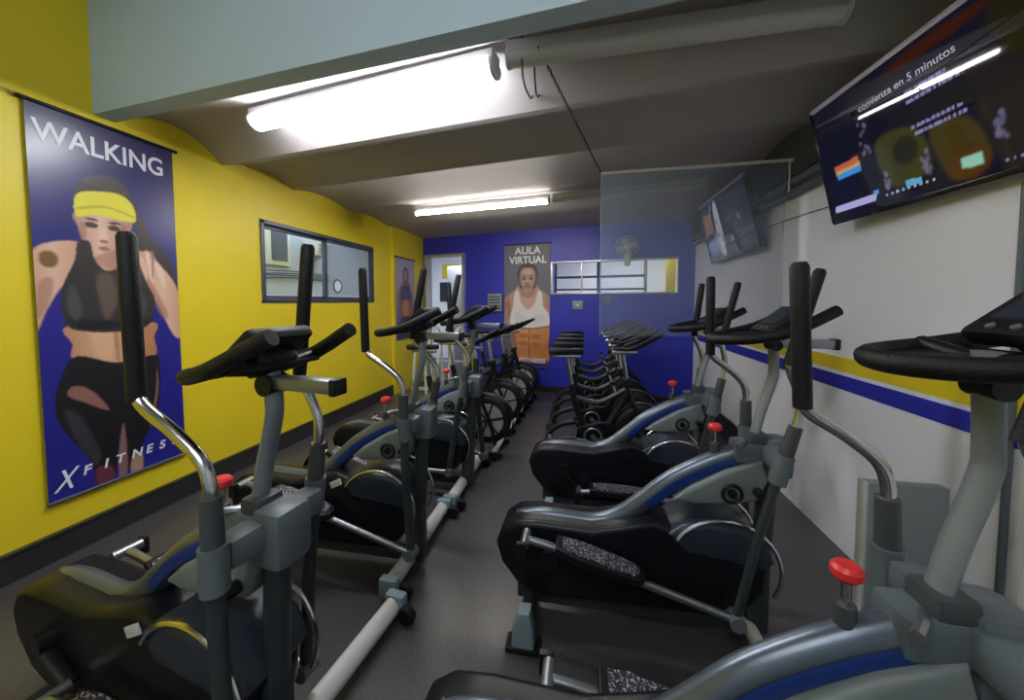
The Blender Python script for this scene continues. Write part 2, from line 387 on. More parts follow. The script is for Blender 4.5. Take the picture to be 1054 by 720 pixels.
fixture((-2.18, 2.22, 2.71), (-.45, 1.94, 2.71), .13, 'lit1', 'bright lit tube lamp hanging in the nearest ceiling vault')
fixture((-.38, 1.88, 2.70), (1.06, 1.84, 2.70), .10, 'off', 'unlit tube lamp in line with the near bright lamp')
fixture((-2.06, 4.42, 2.60), (-.37, 4.15, 2.60), .07, 'lit2', 'slim lit tube lamp near the blue back wall')
fixture((-.33, 4.14, 2.60), (1.13, 3.88, 2.60), .06, 'off', 'slim unlit tube lamp beyond the hanging clear sheet')
fixture((-1.6, -.6, 3.38), (.1, -.6, 3.38), .14, 'lit3', 'added unseen fill lamp on the high ceiling before the beam')  # two unseen lamps added behind the camera to lift the ambient light
fixture((-1.6, -1.6, 3.38), (.1, -1.6, 3.38), .14, 'lit3', 'added unseen fill lamp on the high ceiling farthest from the beam')
t = empty('ceiling_lamp', 'lit square lamp in the room behind the blue wall', 'lamp', bp(3.4, 1.2, 2.66), BR)
MB().box((0, 0, 0), (1.6, .6, .05), bev=.01).build('housing', 'lampbody', t); MB().box((0, 0, -.03), (1.5, .5, .02)).build('diffuser', emis('room_lamp', (.95, .97, 1), 16), t)
t = empty('ceiling_lamp', 'lit square lamp behind the glass doorway', 'lamp', bp(-.3, 1.2, 2.66), BR)
MB().box((0, 0, 0), (.8, .6, .05), bev=.01).build('housing', 'lampbody', t); MB().box((0, 0, -.03), (.7, .5, .02)).build('diffuser', emis('room_lamp_door', (.95, .97, 1), 22.0), t)
# cables at the joint of the two near fixtures, and the wire that carries the sheet
for i, x in enumerate((-.30, -.26)):
    tag(MB().tube([(x, 1.84+.1*i, 2.80), (x+.01*i, 1.87+.1*i, 2.60), (x+.004, 2.1, 2.62), (x, 2.25, 2.71)], .005, 6, smooth_path=4).build('lamp_cable', 'cable'),
        ['thin cable beside the joint of the near lamps, closest to the lit one', 'thin cable looping behind the unlit near lamp'][i], 'cable', 'lamp cables')

# ------------------------------------------------------------------ hanging clear sheet
t = empty('acrylic_sheet', 'clear acrylic sheet hanging from a rod below the ceiling', 'screen', (0, 0, 0))
MB().box((.78, 3.06, 1.86), (1.29, .006, 1.26)).build('clear_pane', 'sheet', t)
MB().box((.134, 3.06, 1.86), (.006, .010, 1.26)).build('pane_edge', 'cap', t)
MB().tube([(.13, 3.08, 2.505), (1.46, 3.04, 2.505)], .012, 10).build('rod', 'ivory', t)
MB().tube([(1.44, 3.04, 2.5), (1.44, 3.04, 2.28)], .006, 8).build('end_rod', 'ivory', t)
mb = MB(); P0, P1 = Vector((-.22, 1.82, 2.70)), Vector((.13, 3.08, 2.51)); nl = 46
for k in range(nl):
    c = P0.lerp(P1, (k+.5)/nl); dr = (P1-P0).normalized()*.018; sd = Vector((.006, 0, 0)) if k % 2 else Vector((0, 0, .006))
    mb.tube([c-dr, c-dr*.5+sd, c+dr*.5+sd, c+dr, c+dr*.5-sd, c-dr*.5-sd], .0025, 5, closed=True)
tag(mb.build('chain', 'cable'), 'dark chain from the ceiling down to the corner of the clear sheet', 'chain')

# ------------------------------------------------------------------ televisions
def television(y, wd, h, xb, zb, out, label, screen_layers, bgc, rz=0.):
    t = empty('television', label, 'television', (xb, y, zb), rz, 'televisions on the white wall')
    ph = Vector((-out, 0, math.sqrt(h*h-out*out))); a = math.atan2(out, ph.z)
    # local: u runs toward -y, v up the tilted screen
    R = Matrix.Rotation(-PI/2, 4, 'Z') @ Matrix.Rotation(a, 4, 'X')
    body = MB().box((wd/2, .03, h/2), (wd+.02, .05, h+.02), bev=.006).box((wd/2, .058, h*.4), (wd*.55, .014, h*.45), bev=.006).build('casing', 'bezel', t); body.matrix_local = R
    s = sheet('screen', wd, h, 220, 124, bgc, screen_layers, 'screen', t, .003); s.matrix_local = R @ Matrix.Translation((0, .001, 0))
    b = MB().box((wd/2, .010, h+.014), (wd+.02, .022, .026), bev=.004).build('top_bezel', 'bezel_top', t); b.matrix_local = R
    b = MB(); b.box((wd/2, .004, -.008), (wd+.02, .012, .022), bev=.003).box((-.008, .004, h/2), (.018, .012, h+.02), bev=.003).box((wd+.008, .004, h/2), (.018, .012, h+.02), bev=.003); b = b.build('bezel', 'bezel', t); b.matrix_local = R
    MB().box((.035, -wd/2, h*.3), (.06, .24, .16), bev=.01).build('wall_bracket', 'black', t)
    return t, R
pc = lambda r, g, b: (lambda U, V: np.stack([r+0*U, g+0*U, b+0*U], -1))
L = [('P', [(.0, .0), (1, 0), (1, .08), (0, .1)], (.004, .004, .012), 1),
     ('p', [(.33, .50), (.51, .47), (.54, .17), (.36, .14)], (.040, .040, .008), 5), ('e', (.455, .35, .055, .10), (.012, .013, .010), 4),
     ('p', [(.57, .43), (.70, .38), (.74, .10), (.62, .03), (.57, .22)], (.050, .034, .003), 6), ('e', (.67, .12, .07, .1), (.085, .03, .002), 6, .7),
     ('p', [(.80, .9), (.99, .95), (.99, .55), (.85, .60)], (.012, .010, .003), 8), ('e', (.62, .93, .2, .04), (.04, .006, .001), 5),
     ('p', [(.86, .5), (.99, .55), (.99, .1), (.9, .12)], (.012, .010, .004), 8),
     ('P', [(.074, .46), (.225, .47), (.228, .41), (.08, .40)], (.55, .12, .06), 1), ('P', [(.078, .415), (.228, .42), (.228, .385), (.082, .38)], (.55, .40, .12), 2), ('P', [(.08, .385), (.228, .395), (.228, .34), (.086, .34)], (.05, .28, .75), 1),
     ('P', [(.028, .125), (.286, .122), (.275, .07), (.026, .072)], (.45, .42, .75), 0), ('P', [(.27, .15), (.30, .15), (.30, .12), (.27, .12)], (.1, .3, .7), 0),
     ('P', [(.645, .16), (.715, .155), (.715, .085), (.65, .09)], (.3, .6, .45), 1), ('P', [(.43, .14), (.50, .135), (.50, .09), (.43, .09)], (.12, .4, .6), 0)]
for k in range(9): L.append(('e', (.335+.026*k, .085, .006, .012), (.5, .55, .6) if k % 3 else (.2, .4, .8), 0))
for k in range(6): L.append(('e', (.78+.02*k, .06, .005, .008), (.25, .22, .5), 0))
for cx, cy_, s_ in ((.275, .60, 1), (.525, .24, .6), (.78, .27, .55), (.35, .2, .4)):
    for k in range(14): L.append(('e', (cx+random.uniform(-.025, .025)*s_, cy_+random.uniform(-.17, .12)*s_, .007, .018), (.15, .14, .26), 1, .6))
def seglines(u0, u1, v, h, col, r):
    u = u0
    while u < u1:
        w_ = r.uniform(.008, .02); L.append(('P', [(u, v-h), (min(u+w_, u1), v-h), (min(u+w_, u1), v+h*r.uniform(.3, 1)), (u, v+h)], col, 0)); u += w_+r.uniform(.002, .007)
rr_ = random.Random(2)
seglines(.50, .66, .72, .012, (.22, .20, .42), rr_); seglines(.50, .70, .655, .012, (.24, .22, .45), rr_)
seglines(.50, .69, .475, .012, (.24, .22, .45), rr_); seglines(.505, .70, .43, .012, (.24, .22, .45), rr_)
tv, R = television(2.50, 1.1, .62, 1.425, 1.96, .14, 'large tilted television nearest the camera showing a class countdown', L, pc(.004, .0042, .014), math.radians(3))
M['tvtext'] = emis('screen_text', (.5, .47, .8), .3)
o = text('countdown_text', 'comienza en 5 minutos', .045, 'tvtext', tv, .46, depth=.0005); o.matrix_local = R @ Matrix.Translation((.31, -.001, .485)) @ Matrix.Rotation(PI/2, 4, 'X')
L = [('P', [(.03, .45), (.25, .5), (.25, .8), (.05, .85)], (.25, .10, .03), 2), ('P', [(.05, .1), (.3, .12), (.3, .4), (.05, .35)], (.12, .14, .30), 2), ('p', [(.3, .15), (.42, .1), (.42, .9), (.33, .85)], (.35, .35, .38), 3)]
for k in range(30): L.append(('e', (random.uniform(.05, .9), random.uniform(.1, .9), .02, .05), random.choice([(.3, .3, .32), (.15, .03, .01), (.05, .06, .12)]), 1, .7))
television(4.75, 1.2, .62, 1.47, 1.96, .15, 'smaller looking far television by the blue wall, seen behind the clear sheet', L, pc(.006, .007, .012))
# cords and conduits on the white wall
tag(MB().tube([(XR-.006, 2.6, 2.10), (XR-.006, 3.4, 2.13), (XR-.006, 4.2, 2.14)], .004, 6, smooth_path=4).build('power_cord', 'casing'), 'thin cord crossing the white wall between the two televisions', 'cord')
tag(MB().tube([(XR-.012, 1.66, 1.92), (XR-.012, 1.66, 0.02)], .012, 10).build('conduit', 'casing'), 'thin vertical grey conduit on the white wall beside the nearest console', 'conduit')
t = empty('standing_board', 'low grey panel standing out from the white wall behind the nearest console post', 'panel', (XR-.155, 1.90, 0))
MB().box((0, 0, .35), (.30, .05, .70), bev=.004).build('board', 'graypan', t); MB().box((-.154, 0, .35), (.010, .055, .705), bev=.002).build('edge_trim', 'white_enamel', t)

# ------------------------------------------------------------------ banners
skin = (.66, .36, .22); skin2 = (.80, .52, .38)
def shade_skin(cx, w_, a=skin, b=skin2):
    def f(U, V):
        t_ = np.clip(1-np.abs(U-cx)/w_, 0, 1)[..., None]; return np.array(a)*(1-t_)+np.array(b)*t_
    return f
hair = [(.286, .832), (.425, .857), (.567, .86), (.689, .786), (.80, .70), (.925, .651), (1.0, .548), (.92, .53), (.811, .623), (.673, .66), (.64, .753), (.274, .787)]
band = [(.254, .791), (.337, .812), (.541, .823), (.643, .80), (.66, .751), (.532, .749), (.37, .751), (.256, .74)]
face = [(.256, .75), (.262, .713), (.30, .66), (.345, .628), (.36, .59), (.42, .575), (.503, .586), (.545, .64), (.60, .702), (.61, .755)]
larm = [(-.03, .60), (.01, .645), (.13, .667), (.264, .673), (.335, .665), (.25, .60), (.13, .543), (.05, .49), (-.03, .42), (-.05, .5)]
top = [(.255, .672), (.331, .675), (.357, .628), (.438, .600), (.545, .620), (.60, .655), (.66, .64), (.73, .57), (.789, .516), (.735, .443), (.60, .428), (.441, .425), (.30, .43), (.176, .444), (.136, .488), (.15, .553), (.228, .621)]
rarm = [(.62, .655), (.70, .665), (.76, .668), (.83, .635), (.98, .565), (1.05, .45), (.985, .39), (.90, .43), (.82, .50), (.70, .56)]
waist = [(.17, .45), (.19, .40), (.194, .36), (.476, .32), (.766, .34), (.765, .40), (.763, .45)]
legs = [(.21, .368), (.11, .318), (.067, .255), (.086, .195), (.185, .125), (.27, .06), (.286, .004), (.405, .0), (.44, .06), (.494, .150), (.517, .006), (.63, -.001), (.625, .071), (.741, .148), (.80, .237), (.80, .300), (.775, .345), (.477, .336)]
mesh_ = [(.14, .267), (.184, .289), (.295, .266), (.398, .204), (.246, .239)]
def bg1(U, V):
    a = np.array((.020, .018, .26)); b = np.array((.016, .016, .10)); t_ = np.clip((V-.45)/.5, 0, 1)[..., None]; return a*(1-t_)+b*t_
lay = [('p', hair, (.045, .030, .028), 4), ('p', [(.30, .84), (.50, .87), (.62, .83), (.5, .82)], (.10, .09, .09), 5, .5),
       ('p', larm, shade_skin(.10, .16), 2), ('e', (.08, .620, .055, .022), (.22, .11, .03), 3), ('p', [(.02, .56), (.10, .57), (.07, .51), (.0, .47)], (.42, .20, .11), 4, .7),
       ('p', rarm, shade_skin(.86, .16), 2), ('p', [(.70, .60), (.80, .55), (.90, .47), (.83, .47)], (.40, .18, .12), 4, .7),
       ('p', [(.73, .665), (.745, .61), (.78, .57), (.80, .63)], (.86, .60, .48), 1), ('p', [(.80, .64), (.84, .58), (.88, .56), (.87, .61)], (.86, .60, .48), 1), ('p', [(.77, .665), (.775, .59), (.79, .59), (.80, .66)], (.35, .16, .12), 1, .8), ('p', [(.66, .625), (.70, .65), (.74, .60), (.70, .57)], (.80, .5, .38), 1),
       ('p', waist, shade_skin(.40, .30, (.50, .24, .10), (.80, .47, .28)), 1), ('p', [(.30, .42), (.44, .42), (.44, .36), (.36, .35)], (.86, .50, .30), 6, .6), ('p', [(.46, .43), (.49, .43), (.49, .34), (.47, .34)], (.38, .16, .07), 3, .7),
       ('p', face, shade_skin(.40, .20, (.45, .22, .15), (.80, .52, .40)), 2), ('p', [(.34, .625), (.50, .60), (.56, .65), (.5, .66), (.40, .645)], (.40, .18, .12), 3, .7),
       ('e', (.345, .722, .045, .008), (.06, .03, .03), 1), ('e', (.50, .722, .045, .008), (.06, .03, .03), 1), ('p', [(.30, .738), (.36, .742), (.40, .735), (.35, .734)], (.08, .04, .03), 1), ('p', [(.455, .735), (.51, .742), (.56, .736), (.50, .733)], (.08, .04, .03), 1),
       ('p', [(.415, .72), (.44, .72), (.45, .685), (.40, .685)], (.86, .58, .45), 1, .8), ('e', (.425, .681, .028, .005), (.35, .14, .10), 1), ('e', (.425, .661, .040, .006), (.42, .15, .12), 1), ('e', (.29, .70, .02, .03), (.35, .15, .10), 3, .6), ('e', (.57, .69, .03, .05), (.30, .13, .09), 3, .7),
       ('p', band, (.82, .74, .05), 1), ('p', [(.27, .765), (.45, .782), (.64, .768), (.64, .762), (.45, .775), (.27, .758)], (.5, .42, .02), 1, .7),
       ('p', top, (.035, .032, .030), 1), ('p', [(.36, .58), (.46, .59), (.50, .52), (.42, .46), (.38, .50)], (.14, .10, .07), 6, .8), ('p', [(.17, .47), (.35, .46), (.60, .455), (.74, .46), (.72, .445), (.3, .435)], (.012, .012, .014), 2),
       ('p', [(.17, .50), (.2, .56), (.26, .5), (.22, .46)], (.09, .09, .10), 4, .7), ('p', [(.56, .5), (.66, .54), (.72, .5), (.64, .46)], (.09, .09, .10), 4, .7),
       ('p', legs, (.012, .012, .014), 1), ('p', [(.12, .22), (.20, .21), (.32, .10), (.30, .06), (.2, .12)], (.06, .06, .075), 5, .6), ('p', mesh_, (.30, .14, .11), 2), ('p', [(.455, .09), (.495, .155), (.51, .02), (.44, .0)], (.28, .15, .11), 2, .9),
       ('p', [(.775, .30), (.785, .24), (.72, .14), (.70, .13), (.76, .23)], (.40, .20, .12), 1, .7), ('p', [(.29, .05), (.40, .04), (.40, .0), (.30, .0)], (.25, .05, .10), 3, .6), ('p', [(.55, .05), (.62, .05), (.62, .0), (.53, .0)], (.55, .33, .25), 2, .8)]
def banner(loc, rz, W, Hh, nx, ny, bg, lay, ink, label, rail=.02):
    t = empty('hanging_banner', label, 'banner', loc, rz, 'printed banners')
    s = sheet('printed_sheet', W, Hh, nx, ny, bg, lay, ink, t, .003)
    MB().cyl((-.03, .0, Hh+.008), (W+.03, 0, Hh+.008), .012, 12).build('top_rail', 'black', t)
    MB().cyl((-.005, .0, -.006), (W+.005, 0, -.006), .010, 12).build('bottom_rail', 'alu', t)
    return t
t = banner((XL+.02, 1.55, .345), PI/2, .745, 2.25, 160, 450, bg1, lay, 'ink', 'large blue banner of a runner in a yellow headband on the yellow wall')
o = text('title_lettering', 'WALKING', .165, 'letter', t, .655, depth=.0006, bold=.0025); o.matrix_local = Matrix.Translation((.02, -.002, 2.052)) @ Matrix.Rotation(PI/2, 4, 'X')
o = text('logo_lettering', 'X', .17, 'letter', t, .12, shear=.45, depth=.0006, bold=.001); o.matrix_local = Matrix.Translation((.02, -.002, .05)) @ Matrix.Rotation(PI/2, 4, 'X')
for k, ch in enumerate('FITNESS'):
    o = text('logo_lettering', ch, .078, 'letter', t, None, sx=1.05, shear=.2, depth=.0006, bold=.002); o.matrix_local = Matrix.Translation((.152+.0835*k+(.02 if ch == 'I' else 0), -.002, .098)) @ Matrix.Rotation(PI/2, 4, 'X')
# the hanging line of the banner
tag(MB().tube([(XL+.02, 1.30, 2.62), (XL+.025, 1.5, 2.61), (XL+.02, 1.56, 2.60)], .004, 6, smooth_path=3).build('banner_cord', 'zinc'), 'short pale cord at the upper corner of the runner banner', 'cord')
# banner on the blue wall
def bg2(U, V):
    t_ = np.clip(V, 0, 1)[..., None]; return np.array((.10, .10, .13))*(1-t_)+np.array((.17, .165, .20))*t_
o_, o2 = (.62, .24, .08), (.72, .33, .14)
dk = (.20, .12, .10)
lay2 = [('P', [(0, 0), (1, 0), (1, .035), (0, .03)], (.03, .03, .25), 2),
        ('p', [(-.05, .40), (-.05, .52), (.04, .575), (.22, .625), (.36, .68), (.66, .68), (.80, .63), (.98, .58), (1.05, .52), (1.05, .40), (.9, .34), (.1, .34)], shade_skin(.5, .6, (.38, .20, .15), (.62, .38, .30)), 2),
        ('p', [(.24, .06), (.20, .18), (.18, .34), (.5, .33), (.97, .34), (.96, .18), (.97, .06)], shade_skin(.48, .5, o_, o2), 2),
        ('e', (.42, .255, .11, .022), (.45, .14, .03), 3, .7), ('e', (.70, .25, .11, .022), (.45, .14, .03), 3, .7), ('e', (.42, .19, .10, .020), (.45, .14, .03), 3, .7), ('e', (.70, .185, .10, .020), (.45, .14, .03), 3, .7), ('p', [(.545, .32), (.575, .32), (.57, .08), (.54, .08)], (.40, .12, .03), 2, .8), ('p', [(.18, .34), (.24, .06), (.30, .06), (.26, .34)], (.36, .12, .04), 4, .7),
        ('p', [(.0, .53), (.10, .55), (.14, .42), (.06, .38)], (.42, .20, .14), 4, .6), ('p', [(.14, .34), (.06, .5), (.10, .56), (.16, .45)], (.25, .12, .10), 3, .5),
        ('p', [(.38, .69), (.66, .69), (.68, .60), (.52, .565), (.36, .60)], (.40, .23, .18), 3), ('p', [(.31, .70), (.30, .78), (.38, .835), (.52, .85), (.66, .835), (.74, .78), (.73, .70), (.66, .64), (.38, .64)], (.07, .05, .05), 3), ('p', [(.36, .72), (.37, .785), (.45, .81), (.59, .81), (.67, .785), (.68, .72), (.65, .665), (.58, .615), (.46, .615), (.39, .665)], (.46, .30, .26), 3), ('e', (.52, .775, .10, .022), (.56, .40, .36), 5, .8), ('e', (.52, .66, .12, .03), (.34, .20, .17), 4, .6),
        ('e', (.445, .722, .055, .009), (.12, .06, .06), 1), ('e', (.60, .722, .055, .009), (.12, .06, .06), 1), ('p', [(.38, .742), (.44, .748), (.50, .74), (.44, .738)], (.10, .05, .05), 1), ('p', [(.54, .74), (.60, .748), (.66, .742), (.60, .738)], (.10, .05, .05), 1), ('p', [(.50, .72), (.54, .72), (.555, .69), (.485, .69)], (.60, .42, .36), 2, .7), ('e', (.52, .687, .04, .006), (.22, .10, .09), 1), ('e', (.52, .662, .07, .009), (.30, .12, .11), 1), ('e', (.335, .70, .03, .05), (.25, .14, .12), 4, .6), ('e', (.705, .70, .03, .05), (.25, .14, .12), 4, .6),
        ('p', [(.16, .335), (.14, .42), (.20, .50), (.23, .60), (.31, .625), (.38, .53), (.53, .47), (.67, .52), (.75, .62), (.83, .60), (.86, .50), (.97, .44), (.99, .36), (.9, .325), (.55, .315)], (.74, .72, .74), 2),
        ('p', [(.16, .335), (.55, .318), (.96, .34), (.96, .328), (.55, .305), (.16, .322)], (.15, .13, .14), 1), ('p', [(.25, .44), (.48, .41), (.46, .36), (.25, .37)], (.60, .58, .62), 4, .6), ('p', [(.62, .41), (.85, .44), (.9, .38), (.65, .36)], (.62, .60, .64), 4, .6)]
t = banner(bp(1.68, -.02, .41), BR, .81, 2.03, 90, 220, bg2, lay2, 'ink2', 'grey banner of a woman in a white top on the blue wall')
for z, s_, w_ in ((1.875, 'AULA', .46), (1.72, 'VIRTUAL', .66)):
    o = text('title_lettering', s_, .17, 'letter', t, w_, depth=.0006, bold=.003); o.matrix_local = Matrix.Translation((.42-w_/2, -.002, z)) @ Matrix.Rotation(PI/2, 4, 'X')
o = text('logo_lettering', 'X FITNESS', .10, 'letter', t, .62, shear=.15, depth=.0006, bold=.002); o.matrix_local = Matrix.Translation((.12, -.002, .07)) @ Matrix.Rotation(PI/2, 4, 'X')
# narrow banner at the end of the yellow wall
def bg3(U, V):
    t_ = np.clip(V*1.3, 0, 1)[..., None]; return np.array((.03, .03, .22))*(1-t_)+np.array((.42, .38, .50))*t_
lay3 = [('p', [(.30, .68), (.45, .75), (.62, .74), (.75, .66), (.88, .5), (.85, .28), (.62, .22), (.3, .22), (.12, .4), (.15, .6)], (.30, .13, .10), 3), ('e', (.5, .80, .17, .10), (.10, .08, .12), 2), ('e', (.5, .79, .12, .07), (.35, .22, .2), 2),
        ('p', [(.3, .65), (.7, .65), (.78, .48), (.22, .48)], (.09, .07, .16), 2), ('p', [(.35, .46), (.65, .46), (.62, .25), (.38, .25)], (.62, .25, .10), 3), ('P', [(.0, .0), (1, 0), (1, .22), (0, .20)], (.04, .03, .28), 2), ('p', [(.2, .25), (.8, .25), (.7, .0), (.3, .0)], (.05, .03, .06), 2)]
t = banner((XL+.055, 5.57, .88), PI/2, .66, 1.33, 50, 100, bg3, lay3, 'ink2', 'narrow purple banner at the far end of the yellow wall')
o = text('logo_lettering', 'X FITNESS', .07, 'letter', t, .4, shear=.2, depth=.0006); o.matrix_local = Matrix.Translation((.12, -.002, .1)) @ Matrix.Rotation(PI/2, 4, 'X')

# small things on the blue wall
t = empty('wall_fan', 'round pale fan on the blue wall above the long window', 'fan', bp(3.69, -.06, 2.30), BR)
f = MB()
for r_ in (.04, .08, .12, .16): f.tube([(r_*math.cos(a*PI/12), -.05-.05*(1-r_/.16), r_*math.sin(a*PI/12)) for a in range(24)], .004, 6, closed=True)
for k in range(12): f.tube([(.02*math.cos(k*PI/6), -.1, .02*math.sin(k*PI/6)), (.1*math.cos(k*PI/6), -.085, .1*math.sin(k*PI/6)), (.16*math.cos(k*PI/6), -.05, .16*math.sin(k*PI/6))], .003, 5)
f.build('cage', 'white_enamel', t)
for k in range(4):
    a = k*PI/2+.3; f = MB().tube([(.02*math.cos(a), -.05, .02*math.sin(a)), (.08*math.cos(a), -.045, .08*math.sin(a)), (.135*math.cos(a), -.05, .135*math.sin(a))], [.015, .05, .03], 10, sec=(1, .12), up=(math.sin(a), 0, -math.cos(a))); f.build('blade', 'disc', t)
MB().cyl((0, -.07, 0), (0, .03, 0), .04).build('motor', 'white_enamel', t); MB().box((0, .03, -.17), (.09, .06, .2), bev=.02).build('base', 'white_enamel', t)
t = empty('wall_socket_box', 'small pale blue control box on the blue wall below the long window', 'box', bp(2.95, -.015, 1.44), BR)
MB().box((0, 0, 0), (.17, .03, .14), bev=.008).build('cover', 'cap', t); MB().box((0, -.018, 0), (.05, .008, .03), bev=.002).build('switch', 'white_enamel', t)
t = empty('wall_clock', 'small dark round clock on the blue wall just under the long window', 'clock', bp(3.40, -.02, 1.53), BR)
MB().lathe([(.0, -.02), (.06, -.02), (.065, .0), (.065, .02)], (0, 0, 0), 'y').build('case', 'alu', t); MB().box((0, -.022, .015), (.006, .003, .04)).box((.012, -.022, 0), (.03, .003, .006)).build('hands', 'zinc', t)
t = empty('louvred_box', 'grey louvred box fixed to the blue wall beside the woman banner', 'vent', bp(1.52, -.04, 1.36), BR)
MB().box((0, 0, .12), (.26, .08, .30), bev=.01).build('case', 'graypan', t)
f = MB()
for k in range(5): f.box((0, -.045, .02+.05*k), (.22, .015, .02), Matrix.Rotation(.5, 3, 'X'), .002)
f.build('louvres', 'alu', t); MB().box((-.22, -.01, .05), (.22, .03, .03), bev=.004).build('arm', 'white_enamel', t)

# ------------------------------------------------------------------ elliptical trainers
def elliptical(x, y, label, an, af, cn, cf, dz=0., cdx=0., rz=0., gt=.80, off=(.2, .2), st=(-.27, .27), x0=(-.05, -.05), cdz=0., tl=1., lx=0.):
    """x forward, near side -y. an/af: swing of the near/far arm, cn/cf: rear crank points of the near/far pedal bar."""
    t = empty('elliptical_trainer', label, 'elliptical trainer', (x, y, 0), rz, 'elliptical trainers in two rows')
    PZ = .86
    # main tube
    path = [(-1.13, 0, .43), (-1.0, 0, .455), (-.78, 0, .45), (-.66, 0, .49), (-.54, 0, .585), (-.42, 0, .69), (-.26, 0, .785), (-.10, 0, .85), (0, 0, .875)]
    fr = MB().tube(path, .040, 14, smooth_path=5, sec=(1.15, .95), up=(0, 0, 1)).build('main_frame', 'frame', t)
    for sgn in (-1, 1):
        q = [(px, sgn*.040, pz-.012) for px, py, pz in path[4:8]]
        MB().tube(q, .018, 8, smooth_path=5, sec=(1, .12), up=(0, 0, 1)).build('decal', 'decal', t)
    # lower base beam and stabilisers
    MB().box((-.60, 0, .075), (1.0, .07, .06), bev=.01).box((-.60, 0, .13), (.5, .05, .06), bev=.01).box((-.07, 0, .22), (.09, .08, .34), bev=.012).tube([(-.05, 0, .38), (-.04, 0, .60), (-.03, 0, .80)], .036, 12, sec=(1, 1.1)).build('base_beam', 'arm', t)
    MB().cyl((-1.07, -.24, .07), (-1.07, .24, .07), .030).box((-1.09, 0, .14), (.08, .1, .14), bev=.012).build('rear_stabiliser', 'arm', t)
    MB().tube([(-.10, st[0]+.02, .075), (-.10, st[1]-.02, .075)], .034, 14, sec=(.8, 1.2)).build('front_stabiliser', 'white_enamel', t)
    for sgn in (-1, 1):
        f = MB(); f.prism([(-1.12, .0), (-1.02, .0), (-1.025, .09), (-1.04, .18), (-1.09, .18), (-1.115, .08)], sgn*.235-.035, sgn*.235+.035, bev=.012)
        c = f.build('foot_cap', 'cap', t); MB().box((-1.07, sgn*.235, .012), (.15, .085, .024), bev=.006).build('foot_pad', 'rubber', c)
        c = MB().box((-.10, st[(sgn+1)//2], .07), (.10, .05, .10), bev=.015).build('end_cap', 'cap', t)
        MB().lathe([(.012, -.018), (.036, -.018), (.042, -.012), (.042, .012), (.036, .018), (.012, .018)], (-.03, st[(sgn+1)//2]-sgn*.02, .042), 'y').build('transport_wheel', 'rubber', c)
    # shrouds
    low = [(-1.225, .36), (-1.195, .43), (-1.13, .475), (-1.02, .485), (-.78, .475), (-.66, .505), (-.52, .545), (-.40, .50), (-.30, .545), (-.16, .54), (-.09, .48), (-.06, .40), (-.07, .28), (-.14, .19), (-.35, .15), (-1.02, .13), (-1.12, .17), (-1.20, .27)]
    MB().prism(low, -.105, .105, bev=.03).build('drive_shroud', 'shroud', t)
    MB().prism([(-.46, .50), (-.40, .545), (-.30, .57), (-.17, .56), (-.08, .51), (-.04, .42), (-.07, .38), (-.40, .42)], -.12, .12, bev=.03).build('flywheel_cover', 'dome', t)
    MB().prism([(-.43, .63), (-.36, .69), (-.22, .775), (-.08, .83), (-.055, .74), (-.09, .655), (-.20, .625), (-.34, .615)], -.065, .065, bev=.02).build('side_panel', 'panel', t)
    for sgn in (-1, 1):
        MB().tube([(-.24+.215*math.cos(a), sgn*.125, .385+.205*math.sin(a)) for a in [PI*(-.16+.062*k) for k in range(17)]], .008, 8).build('flywheel_rim', 'steel', t)
    for sgn in (-1, 1):
        f = MB(); f.tube([(-.20+.038*math.cos(a*PI/8), sgn*.078, .685+.038*math.sin(a*PI/8)) for a in range(16)], .007, 8, closed=True); f.cyl((-.20, sgn*.07, .685), (-.20, sgn*.085, .685), .018); f.build('emblem', 'black', t)
        MB().cyl((-.10, sgn*.07, .70), (-.10, sgn*.115, .70), .020).build('adjuster', 'black', t)
        if x < 0: MB().box((-.50, sgn*.108, .49), (.07, .008, .035), Matrix.Rotation(-.45, 3, 'Y'), .003).build('badge', 'white_enamel', t)
    # pull knob
    k = MB().tube([(-.25, 0, .80), (-.25, 0, .875)], .019, 14).build('knob_holder', 'sleeve', t)
    MB().cyl((-.25, 0, .87), (-.25, 0, .925), .008).build('knob_stem', 'steel', k)
    MB().lathe([(.0, -.018), (.018, -.018), (.028, -.007), (.028, .007), (.021, .015), (.0, .017)], (-.25, 0, .945), 'z').build('knob', 'red', k)
    # axle casing
    c = MB().box((-.01, 0, .835), (.11, .12, .17), bev=.03).box((-.04, 0, .855), (.075, .30, .08), bev=.02).box((-.10, 0, .85), (.16, .10, .09), bev=.02).build('axle_casing', 'casing', t)
    MB().tube([(-.13, -.02, .89), (-.16, -.06, .90), (-.19, -.09, .895)], .012, 8, smooth_path=3).build('clamp_lever', 'steel2', c)
    MB().box((-.085, 0, .90), (.075, .085, .07), bev=.015).build('post_socket', 'sleeve', c)
    # console post
    post = MB().tube([(-.10, 0, .88), (-.07, 0, 1.02), (-.03, 0, 1.16), (-.025, 0, 1.22), (-.035, 0, 1.35+dz)], .021, 12, smooth_path=4, sec=(.85, 1.3), up=(1, 0, 0)).build('console_post', 'post', t)
    MB().cyl((-.03, -.032, 1.285+dz), (-.03, .032, 1.285+dz), .030 if x < 0 else .024).build('post_clamp', 'black', post)
    MB().box((.08, 0, 1.292+dz), (.23, .042, .038), bev=.006).build('bracket', 'steel2', t); MB().box((.20, 0, 1.292+dz), (.020, .050, .046), bev=.006).build('bracket_cap', 'black', t)
    # looped handlebar: closed and low towards the rider, its two ends rising in front
    loop = [(.13, -.13, 1.435), (.08, -.14, 1.41), (.02, -.15, 1.38), (-.06, -.155, 1.345), (-.17, -.13, 1.32), (-.245, -.075, 1.31), (-.265, 0, 1.305), (-.245, .075, 1.31), (-.17, .13, 1.32), (-.06, .155, 1.345), (.02, .15, 1.38), (.08, .14, 1.41), (.13, .13, 1.435)]
